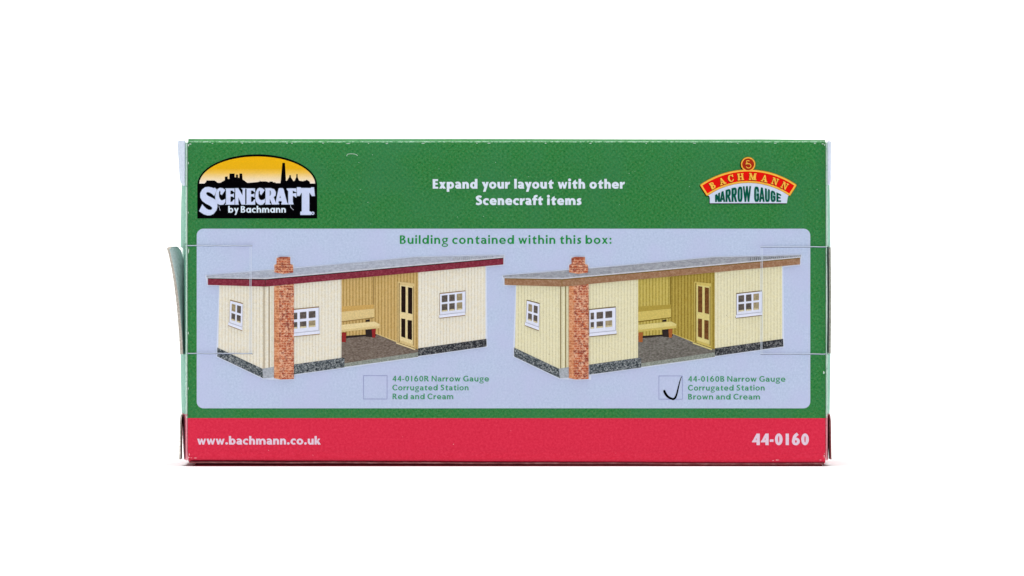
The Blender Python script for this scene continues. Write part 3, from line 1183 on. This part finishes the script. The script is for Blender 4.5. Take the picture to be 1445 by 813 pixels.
    sh.poly(T([(482, 458.6), (500, 456.6), (528.5, 453.8), (535.9, 457.6), (535.6, 462.4), (482, 468.2)]), 4.4, 1)
    sh.poly(T([(482, 465.6), (535.6, 459.6), (535.4, 463.0), (482, 468.4)]), 4.8, 0)
    sh.poly(T([(482.2, 469.4), (488.6, 469.0), (488.0, 483.0), (482.2, 482.6)]), 4.2, 4)
    sh.poly(T([(524.6, 464.4), (530.4, 463.6), (529.6, 476.4), (525.4, 476.6)]), 4.3, 4)
    sh.poly(T([(515.5, 465.4), (524.6, 464.6), (525.4, 475.8), (516.5, 475.2)]), 4.1, 3)
    sh.build('bench', [J, JL, JT, M['gap'], M['leg_red' if red else 'leg_brown'], M['rail_tan' if red else 'rail_olive']], pic)
    # roof with fascia
    sh = Sheet()
    ridge = [(290.8, 389.2), (340, 385.4), (388, 381.2), (430, 378.0), (480, 373.4), (540, 368.0), (588, 363.4), (630, 362.6), (670, 361.6), (711.8, 360.2)]
    sh.poly(T(ridge + [(711.0, 364.2), (600, 374.2), (500, 383.0), (375, 394.2), (330, 393.6), (292.6, 393.0)]), L + 3, 0)
    # corrugations end-on along the right eaves
    for i in range(26):
        x = 640 + i * 2.7
        y0 = 362.0 - (x - 640) * .025
        y1 = lerp(370.6, 364.2, (x - 640) / 71)
        sh.poly(T([(x, y0 + 1.5), (x + 1.0, y0 + 1.4), (x + 1.6, y1 - 1.6), (x + .5, y1 - 1.6)]), L + 3.5, 3)
    sh.poly(T([(292.0, 391.6), (374.5, 392.2), (500, 381.0), (711.8, 361.9), (711.0, 364.4), (500, 383.4), (375, 394.6), (293, 393.4)]), L + 4, 1)
    sh.poly(T([(293.4, 392.7), (374.6, 394.0), (500, 382.9), (710.4, 363.8), (710.2, 373.3), (500, 392.8), (374.6, 404.6), (293.4, 402.2)]), L + 5, 2)
    sh.poly(T([(293.4, 392.7), (374.6, 394.0), (500, 382.9), (710.4, 363.8), (710.4, 364.9), (500, 384.1), (374.6, 395.2), (293.4, 393.8)]), L + 5.3, 4)
    sh.poly(T([(374.2, 394.0), (374.9, 394.0), (374.9, 404.5), (374.2, 404.5)]), L + 5.5, 4)
    sh.build('roof', [M['roof' if red else 'roof_dark'], M['roof_edge'], M['maroon' if red else 'brown'], M['roof_dark' if red else 'plinth'],
                      M['deep_red' if False else ('gap' if red else 'joint_yellow')]], pic)
    # chimney: stack up the front wall, wider head above the roof
    sh = Sheet()
    sh.poly(C([(394.2, 403.2), (414.8, 400.6), (414.8, 534.8), (396, 535.6), (394.2, 535.2)]), L + 4.6, 0)
    sh.poly(C([(386.8, 404.0), (394.2, 403.2), (394.2, 535.2), (386.8, 533.6)]), L + 4.6, 2)
    sh.poly(C([(387.2, 374.0), (390.4, 372.6), (390.4, 364.2), (396, 362.6), (409.6, 362.8), (409.6, 372.6), (413.8, 374.2), (413.8, 384.8),
               (400, 386.6), (387.2, 384.4)]), L + 6, 0)
    sh.poly(C([(391.6, 363.8), (398, 362.9), (407.8, 363.2), (406, 365.0), (397, 365.2)]), L + 6.5, 1)
    sh.poly(C([(387.2, 377.0), (413.8, 377.4), (413.8, 378.2), (387.2, 377.8)]), L + 6.5, 1)
    sh.poly(C([(390.4, 372.6), (409.6, 372.8), (409.6, 373.6), (390.4, 373.4)]), L + 6.5, 1)
    sh.build('chimney', [M['brick'], M['brick_dark'], M['brick_pale']], pic)
    return pic


M['brick_dark'] = make_speckle('dark_brick_print', [(.3, (120, 44, 34)), (.7, (176, 92, 62))], .5)
station(0.0, 0.0, 'red')
station(418.6, 415.9, 'brown')


# ------------------------------------------------------------------ skyline emblem
def skyline():
    sh = Sheet()
    pl = [(278.4, 308.4), (278.4, 262)] + [(363.0 - 84.6 * cos(radians(a)), 261.5 - 43.6 * sin(radians(a))) for a in range(0, 181, 4)] + [(447.6, 308.4)]
    sh.poly(pl, 1)
    em = sh.build('skyline_emblem', M['black'], carton)
    em['label'] = 'arched black emblem with a sunset skyline'
    sh = Sheet()
    sk = [(363.0 - 81.8 * cos(radians(a)), 260.4 - 39.5 * sin(radians(a))) for a in range(2, 179, 4)]
    L = lambda x, y: (274 + x / 8.133, 212 + y / 8.133)
    R = lambda x, y: (362 + x / 8.133, 212 + y / 8.133)
    line = [L(*p) for p in [(52, 383), (120, 383), (135, 365), (143, 348), (235, 348), (255, 362), (270, 375), (300, 375), (352, 345), (352, 305), (385, 301),
                            (385, 330), (405, 330), (405, 268), (465, 268), (465, 310), (480, 313), (480, 280), (503, 280), (503, 318), (520, 315),
                            (520, 268), (552, 268), (556, 335), (610, 375), (650, 373)]] + \
           [R(*p) for p in [(0, 367), (35, 362), (40, 345), (44, 358), (110, 358), (145, 370), (150, 360), (185, 360), (195, 372), (212, 368), (225, 378),
                            (275, 378), (297, 145), (327, 145), (338, 352), (350, 350), (375, 310), (377, 287), (393, 287), (395, 312), (425, 357),
                            (437, 350), (457, 308), (458, 273), (471, 273), (472, 310), (490, 350), (540, 357), (545, 343), (552, 355), (575, 338),
                            (610, 362), (615, 383), (680, 383)]]
    add_ops(sh, [('+', sk + line[::-1])], 2, 0, 0, .28)
    sh.build('sunset', M['sky'], em)
    # lettering
    A = lambda p: [(280 + x / 14.78, 255 + y / 14.78) for x, y in p]
    B = lambda p: [(360 + x / 14.78, 255 + y / 14.78) for x, y in p]
    Sg = [(345, 150), (385, 190), (330, 320), (290, 280), (240, 247), (190, 235), (160, 255), (165, 285), (200, 320), (280, 355), (350, 395), (390, 460),
          (398, 540), (375, 620), (320, 690), (250, 722), (190, 725), (110, 700), (15, 635), (80, 495), (110, 530), (160, 580), (215, 612), (265, 612),
          (290, 590), (285, 555), (240, 520), (150, 475), (80, 420), (40, 350), (40, 260), (80, 185), (140, 140), (210, 130), (280, 145), (320, 160)]
    C1 = [(560, 195), (490, 300), (460, 280), (462, 230), (445, 205), (428, 240), (428, 330), (450, 385), (485, 415), (530, 400), (562, 380), (562, 450),
          (520, 500), (450, 505), (390, 480), (358, 420), (350, 330), (365, 250), (400, 175), (450, 150), (510, 160)]
    E1 = [(556, 162), (752, 162), (752, 245), (735, 235), (712, 207), (668, 207), (668, 285), (712, 285), (740, 265), (740, 355), (712, 330), (668, 330),
          (668, 445), (705, 440), (735, 395), (754, 395), (754, 500), (552, 500), (577, 480), (577, 180)]
    N1 = [(766, 158), (832, 158), (920, 312), (925, 190), (893, 160), (982, 160), (974, 190), (974, 500), (900, 500), (835, 345), (832, 460), (842, 500),
          (768, 500), (770, 180)]
    E2 = [(x + 428, y) for x, y in E1]
    C2 = [(200, 195), (130, 300), (100, 275), (103, 225), (85, 205), (72, 240), (70, 330), (90, 385), (125, 410), (175, 400), (205, 375), (205, 450), (160, 500),
          (100, 505), (50, 480), (12, 420), (4, 330), (14, 240), (50, 170), (95, 150), (150, 160)]
    R1 = [(204, 158), (330, 158), (400, 180), (433, 240), (425, 310), (385, 345), (432, 460), (470, 470), (470, 497), (350, 497), (345, 470), (305, 370),
          (303, 470), (325, 480), (325, 497), (206, 497), (218, 475), (218, 185)]
    R1h = [(303, 200), (328, 215), (335, 255), (328, 300), (303, 322)]
    A1 = [(490, 170), (510, 158), (575, 158), (592, 175), (668, 465), (684, 470), (684, 497), (548, 497), (548, 468), (562, 462), (552, 425), (492, 425),
          (482, 462), (500, 470), (500, 497), (482, 497), (436, 455), (440, 400)]
    A1h = [(523, 310), (542, 362), (505, 362)]
    F1 = [(660, 162), (862, 162), (862, 240), (830, 230), (800, 212), (785, 212), (785, 272), (830, 262), (860, 262), (862, 345), (850, 352), (820, 325),
          (785, 318), (785, 450), (800, 470), (798, 497), (696, 497), (694, 470), (690, 220), (660, 180)]
    T1 = [(872, 140), (945, 140), (960, 155), (1165, 155), (1170, 140), (1228, 140), (1245, 320), (1185, 322), (1140, 255), (1130, 255), (1130, 640),
          (1168, 650), (1168, 715), (945, 715), (945, 650), (975, 640), (975, 255), (965, 255), (930, 320), (874, 320)]
    sh = Sheet()
    glyphs = [[('+', A(Sg))], [('+', A(C1))], [('+', A(E1))], [('+', A(N1))], [('+', A(E2))], [('+', B(C2))], [('+', B(R1)), ('-', B(R1h))],
              [('+', B(A1)), ('-', B(A1h))], [('+', B(F1))], [('+', B(T1))]]
    allops = [o for g in glyphs for o in g if o[0] == '+']
    dot = [(360 + (1203 + 34 * cos(radians(a))) / 14.78, 255 + (680 + 34 * sin(radians(a))) / 14.78) for a in range(0, 360, 20)]
    doti = [(360 + (1203 + 15 * cos(radians(a))) / 14.78, 255 + (680 + 15 * sin(radians(a))) / 14.78) for a in range(0, 360, 30)]
    for i, g in enumerate(glyphs):
        add_ops(sh, g, 4 + (i % 3) * .3, 0, .0, .22)
    add_ops(sh, [('+', dot), ('-', doti)], 4.4, 0, .02, .18)
    for i, g in enumerate(glyphs):                       # soft grey rim round each letter
        add_ops(sh, [o for o in g if o[0] == '+'], 2.6 + (i % 3) * .25, 1, .42, .25)
    sh.build('lettering', [M['logo_white'], M['logo_rim']], em)
    sh = Sheet()
    text(sh, 'by Bachmann', 322.0, 403.4, 300.2, 9.4, 23, 3, geo=True, space=30)
    sh.build('lettering', M['by_white'], em)
    # two stray fibres stuck on the black
    sh = Sheet()
    sh.poly(ribbon(crom([(308.8, 290.6), (309.6, 293.6), (310.8, 297.2)], 4), .45), 5)
    sh.build('fibre', M['halo'], em)
    sh = Sheet()
    sh.poly(ribbon(crom([(410.0, 289.5), (410.3, 292.4), (412.6, 295.0), (414.3, 296.4)], 4), .5), 5)
    sh.build('fibre', M['halo'], em)


skyline()


# ------------------------------------------------------------------ arched emblem
CXA, CYA = 1056.0, 357.9


def pol(r, a):
    return (CXA + r * sin(radians(a)), CYA - r * cos(radians(a)))


def banner_poly(r0, r1, aT, aB, corner=1.6, n=40):
    p = [pol(r1, -aT + 2 * aT * i / n) for i in range(n + 1)]
    q = [pol(r0, aB - 2 * aB * i / n) for i in range(n + 1)]
    return p + q


def serif(ch):
    o = []
    add = lambda p: o.append(('+', p))
    sub = lambda p: o.append(('-', p))
    sr = lambda x0, x1, y: add(rect(x0, y, x1, y + 10))
    if ch == 'B':
        add(ell(38, 27, 38, 27)); add(ell(36, 76, 33, 24)); add(rect(8, 0, 38, 54)); add(rect(8, 52, 36, 100))
        sub(rect(34, 9, 42, 46)); sub(ell(40, 27, 16, 18.5)); sub(rect(34, 58, 38, 92)); sub(ell(37, 76, 14, 16))
        add(rect(0, 0, 20, 9)); add(rect(0, 91, 20, 100)); add(rect(12, 0, 34, 100))
        return o, 76
    if ch == 'A':
        add([(42, 100), (56, 100), (96, 0), (68, 0)])
        add([(42, 100), (50, 100), (24, 0), (14, 0)])
        add(rect(24, 28, 72, 38)); sr(2, 38, 0); sr(60, 106, 0)
        return o, 106
    if ch == 'C':
        add(ell(46, 50, 46, 52)); sub(ell(52, 50, 28, 44))
        sub([(60, 50), (80, 70), (140, 66), (140, 30), (80, 26)])
        add([(80, 66), (88, 66), (88, 102), (82, 102), (72, 90)])
        return o, 90
    if ch == 'H':
        for x in (8, 68):
            add(rect(x, 0, x + 24, 100)); sr(x - 8, x + 32, 0); sr(x - 8, x + 32, 90)
        add(rect(20, 45, 80, 56))
        return o, 100
    if ch == 'M':
        add(rect(10, 0, 20, 100)); add(rect(82, 0, 108, 100))
        add([(6, 100), (32, 100), (64, 20), (54, 0)]); add([(54, 0), (62, 0), (100, 100), (88, 100)])
        sr(0, 34, 0); sr(72, 118, 0); sr(0, 24, 90); sr(92, 118, 90)
        return o, 118
    if ch == 'N':
        add(rect(10, 0, 20, 100)); add(rect(78, 0, 88, 100))
        add([(8, 100), (34, 100), (88, 0), (76, 0)])
        sr(0, 34, 0); sr(64, 100, 90); sr(0, 28, 90)
        return o, 100


def cond(ch):
    """narrow capitals in a unit box 0..1 x 0..1"""
    o = []
    add = lambda p: o.append(('+', p))
    sub = lambda p: o.append(('-', p))
    s, t = .30, .13
    if ch == 'N':
        add(rect(0, 0, s, 1)); add(rect(1 - s, 0, 1, 1)); add([(0, 1), (s * 1.1, 1), (1, 0), (1 - s * 1.1, 0)])
    elif ch == 'A':
        add([(.33, 1), (.67, 1), (1.06, 0), (.76, 0), (.5, .82), (.24, 0), (-.06, 0)]); add(rect(.2, .2, .8, .2 + t))
    elif ch == 'R':
        add([(0, 0), (0, 1), (.7, 1), (.92, .92), (1, .78), (1, .62), (.9, .5), (.74, .44), (0, .44)])
        sub([(s, .56), (.62, .56), (.70, .62), (.70, .80), (.62, .88), (s, .88)])
        add(rect(0, 0, s, 1)); add([(.34, .5), (.68, .5), (1.06, 0), (.72, 0)])
    elif ch == 'O':
        add(rounded(0, 0, 1, 1, .34, 6)); sub(rounded(s, t, 1 - s, 1 - t, .16, 5))
    elif ch == 'W':
        s2 = .17
        for a, b in ((0, .26), (.50, .26), (.5, .74), (1, .74)):
            add([(a - s2 / 2, 1), (a + s2 / 2, 1), (b + s2 / 2, 0), (b - s2 / 2, 0)])
    elif ch == 'G':
        add(rounded(0, 0, 1, 1, .34, 6)); sub(rounded(s, t, 1 - s, 1 - t, .16, 5)); sub(rect(.6, .54, 1.1, .70))
        add(rect(.52, .40, 1, .40 + t)); add(rect(1 - s, .12, 1, .5))
    elif ch == 'U':
        add(rounded(0, 0, 1, .8, .34, 6)); sub(rounded(s, t, 1 - s, .9, .16, 5)); sub(rect(s, .6, 1 - s, 1.1)); add(rect(0, .4, s, 1)); add(rect(1 - s, .4, 1, 1))
    elif ch == 'E':
        add(rect(0, 0, s * 1.1, 1)); add(rect(0, 0, 1, t)); add(rect(0, 1 - t, 1, 1)); add(rect(0, .44, .86, .44 + t))
    return o


def subdiv(p, n=5):
    out = []
    for i in range(len(p)):
        a, b = p[i], p[(i + 1) % len(p)]
        out += [(lerp(a[0], b[0], k / n), lerp(a[1], b[1], k / n)) for k in range(n)]
    return out


def arched():
    aT, aB = 35.2, 35.6
    off = lambda p, dx, dy: [(x + dx, y + dy) for x, y in p]
    outer = banner_poly(101.6, 116.8, aT - .7, aB - .8)
    # the banner, with gold border and a black drop edge
    sh = Sheet()
    add_ops(sh, [('+', off(outer, -.9, .9))], 1, 3, 2.0, .3)
    add_ops(sh, [('+', outer)], 2, 2, 2.0, .3)
    add_ops(sh, [('+', outer)], 2.5, 1, 1.45, .3)
    inner = banner_poly(103.0, 115.3, aT - 1.35, aB - 1.6)
    add_ops(sh, [('+', inner)], 3, 0, .55, .3)
    em = sh.build('arched_emblem', [M['banner_red'], M['gold'], M['gold_dark'], M['black']], carton)
    em['label'] = 'arched red and gold emblem above a white name plate'
    # gold letters along the arc
    sh = Sheet()
    cent = [('B', 1005.4, 262.0), ('A', 1019.2, 255.9), ('C', 1031.2, 251.8), ('H', 1045.0, 249.6), ('M', 1062.2, 249.3), ('A', 1078.9, 251.9), ('N', 1093.6, 256.1),
            ('N', 1107.2, 262.2)]
    k = .092
    for ch, cx, cy in cent:
        g, w = serif(ch)
        a = math.atan2(cx - CXA, CYA - cy)
        def tr(p, ex=0.0, ey=0.0):
            r = []
            for x, y in p:
                lx, ly = (x - w / 2) * k * (.92), (y - 50) * k
                r.append((cx + lx * cos(a) + ly * sin(a) + ex, cy + lx * sin(a) - ly * cos(a) + ey))
            return r
        add_ops(sh, [(s_, tr(p, -.6, .7)) for s_, p in g], 4, 1, .4, .2)
        add_ops(sh, [(s_, tr(p)) for s_, p in g], 5, 0, .26, .2)
    sh.build('lettering', [M['gold'], M['deep_red']], em)
    # roundel
    sh = Sheet()
    c = (1055.7, 231.9)
    add_ops(sh, [('+', ell(c[0] - 1.0, c[1] + .5, 10.6, 10.6))], 1.3, 3, .0, .3)
    sh.poly(ell(c[0], c[1], 10.4, 10.4), 2.2, 2)
    sh.poly(ell(c[0], c[1], 9.9, 9.9), 2.8, 1)
    sh.poly(ell(c[0], c[1], 8.4, 8.4), 3.4, 0)
    mono = [('+', ribbon([(1053.4, 227.0), (1053.2, 232.2)], 1.0)), ('+', ribbon([(1051.8, 231.6), (1055.4, 231.2)], .9)),
            ('+', ribbon(crom([(1053.0, 227.2), (1055.4, 226.9), (1057.6, 227.3)], 4), 1.0)),
            ('+', ribbon(crom([(1054.6, 229.2), (1054.8, 231.2), (1057.4, 231.2), (1059.4, 233.0), (1059.2, 235.6), (1056.8, 237.2), (1054.2, 236.6), (1053.0, 235)], 5), 1.05))]
    add_ops(sh, [(s_, off(p, -.5, .5)) for s_, p in mono], 4, 4, .1, .2)
    add_ops(sh, mono, 4.6, 1, .0, .2)
    sh.build('roundel', [M['roundel_red'], M['gold'], M['gold_dark'], M['black'], M['deep_red']], em)
    # white plate under the arc
    sh = Sheet()
    top = [pol(100.6, -35 + 70 * i / 40) for i in range(41)]
    plate = [(1000.8, 277.0), (1001.6, 279.6), (1001.6, 286.9), (1110.4, 286.9), (1111.4, 279.6), (1112.4, 276.8)] + top[::-1]
    add_ops(sh, [('+', off(plate, -.8, 1.2))], 1.15, 1, .1, .3)
    sh.poly(plate, 1.8, 0)
    sh.build('name_plate', [M['plate_white'], M['black']], em)
    sh = Sheet()
    ext = [('N', 1009.4, 1015.6), ('A', 1016.4, 1022.6), ('R', 1024.2, 1030.8), ('R', 1032.6, 1039.4), ('O', 1041.2, 1047.4), ('W', 1049.4, 1058.6),
           ('G', 1064.5, 1070.8), ('A', 1072.0, 1078.2), ('U', 1079.8, 1086.0), ('G', 1087.8, 1094.0), ('E', 1096.0, 1101.8)]
    for ch, x0, x1 in ext:
        ops = []
        for sg, p in cond(ch):
            q = []
            for x, y in subdiv(p):
                X = lerp(x0, x1, x)
                top_ = CYA - sqrt(94.7 ** 2 - (X - CXA) ** 2)
                q.append((X, lerp(284.6, top_, y)))
            ops.append((sg, q))
        add_ops(sh, [('+', p) for s_, p in ops if s_ == '+'], 2.4, 1, .55, .25)
        add_ops(sh, ops, 3, 0, .4, .2)
    sh.build('lettering', [M['deep_green'], M['deep_green_rim']], em)


arched()


# ------------------------------------------------------------------ die-cut outline of the locking straps on the front
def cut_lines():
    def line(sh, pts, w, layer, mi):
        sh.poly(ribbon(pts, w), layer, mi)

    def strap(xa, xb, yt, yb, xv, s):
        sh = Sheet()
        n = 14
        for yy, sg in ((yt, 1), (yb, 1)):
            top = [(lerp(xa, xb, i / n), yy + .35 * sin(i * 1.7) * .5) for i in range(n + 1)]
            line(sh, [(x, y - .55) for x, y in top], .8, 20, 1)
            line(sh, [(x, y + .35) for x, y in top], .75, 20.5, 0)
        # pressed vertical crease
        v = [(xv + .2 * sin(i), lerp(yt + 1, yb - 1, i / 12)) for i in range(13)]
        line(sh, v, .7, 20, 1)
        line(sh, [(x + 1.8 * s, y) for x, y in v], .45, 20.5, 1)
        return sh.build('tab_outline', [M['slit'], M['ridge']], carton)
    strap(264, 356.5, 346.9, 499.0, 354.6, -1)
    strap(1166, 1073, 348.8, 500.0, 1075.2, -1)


cut_lines()


def scuffs():
    rnd = random.Random(3)

    def blot(x, y, w, hh, layer, mi):
        n = 9
        p = [(x + w * cos(2 * pi * i / n) * rnd.uniform(.55, 1.1), y + hh * sin(2 * pi * i / n) * rnd.uniform(.5, 1.1)) for i in range(n)]
        sh = Sheet()
        sh.poly(p, layer)
        sh.build('scuff', M['scuff_red' if mi else 'scuff'], carton)
    for x, w in ((405, 1.6), (412, 1.0), (456, 1.5), (491, 3.6), (520, 1.2), (546, 2.2), (597, 2.8), (673, 1.2), (690, 3.0), (770, 1.4), (833, 2.0), (912, 1.2),
                 (980, 2.4), (1041, 1.5), (1094, 2.2), (1150, 1.8), (300, 1.2), (342, 1.8)):
        blot(x, 202.3 + rnd.uniform(-.3, .4), w, .55, 1.0, 0)
    for y in (356, 548, 470, 230, 300):
        blot(265.6 + rnd.uniform(0, .4), y, .6, 2.2, 1.0, 0)
    blot(266.4, 353, .7, 2.6, 1.4, 0)
    blot(1162.5, 526, 1.3, 2.6, 1.0, 0)
    blot(1164.5, 500, 1.1, 1.0, 1.3, 0)
    for x, y, w in ((1097, 649.2, 3.0), (1091, 650, 1.4), (1163.6, 640, .7), (640, 627, .7), (379, 635.5, .7), (266.6, 645.5, 1.8), (270, 646.2, 1.6), (1163.4, 646, 1.4)):
        blot(x, y, w, .6 if w > 1 else .7, 2.4, 1)
    for x, y, w, hh, mi in ((266.0, 205.5, .9, 2.0, 0), (268.5, 203.4, 2.2, .7, 0), (1163.8, 204.6, .8, 1.8, 0), (1161.0, 203.0, 2.0, .6, 0), (267.2, 641.5, .8, 2.2, 1),
                            (1163.2, 643.6, .9, 2.6, 1), (1158, 649.2, 2.2, .6, 1), (276, 646.4, 2.4, .5, 1)):
        blot(x, y, w, hh, 2.6 if mi else 1.6, mi)
    # a curl of lint near the top edge
    sh = Sheet()
    sh.poly(ribbon(crom([(489.4, 220.4), (490.2, 218.0), (493.6, 217.2), (500, 217.4), (503.2, 218.6), (504.6, 220.0)], 4), .55), 1.4, 0)
    sh.build('lint', M['scuff'], carton)
    for _ in range(26):
        blot(rnd.uniform(270, 1160), rnd.uniform(207, 318), .45, .45, 1.5, 0)


scuffs()

# ------------------------------------------------------------------ light
w = bpy.data.worlds.new('World')
S.world = w
w.use_nodes = True
bg = w.node_tree.nodes['Background']
bg.inputs[0].default_value = (1, 1, 1, 1)
bg.inputs[1].default_value = .2


def area(name, loc, target, sx, sy, power, col=(1, 1, 1)):
    ld = bpy.data.lights.new(name, 'AREA')
    ld.shape = 'RECTANGLE'
    ld.size, ld.size_y = sx, sy
    ld.energy = power
    ld.color = col
    o = bpy.data.objects.new(name, ld)
    COL.objects.link(o)
    o.location = loc
    from mathutils import Vector
    d = Vector(target) - Vector(loc)
    o.rotation_euler = d.to_track_quat('-Z', 'Y').to_euler()
    return o


area('key_softbox', (-.6, -1.7, 1.75), (0, 0, .05), 1.1, 1.1, 8.5)
area('top_softbox', (0, -.35, 1.5), (0, -.35, 0), 2.2, .9, 11)
area('backdrop_lamp', (0, -.1, 1.55), (0, .72, .45), 2.4, .3, 30)

# ------------------------------------------------------------------ camera
cam = bpy.data.cameras.new('camera')
co = bpy.data.objects.new('camera', cam)
COL.objects.link(co)
DIST = 1.5
co.location = ((722.5 - CX) * U, -DIST, (GZ - 406.5) * U)
co.rotation_euler = (radians(90), 0, 0)
cam.sensor_width = 36
cam.lens = 36 * DIST / (1445 * U)
cam.clip_start = .02
cam.clip_end = 50
S.camera = co

S.view_settings.view_transform = 'Standard'
S.view_settings.look = 'None'
S.view_settings.exposure = 0
S.view_settings.gamma = 1
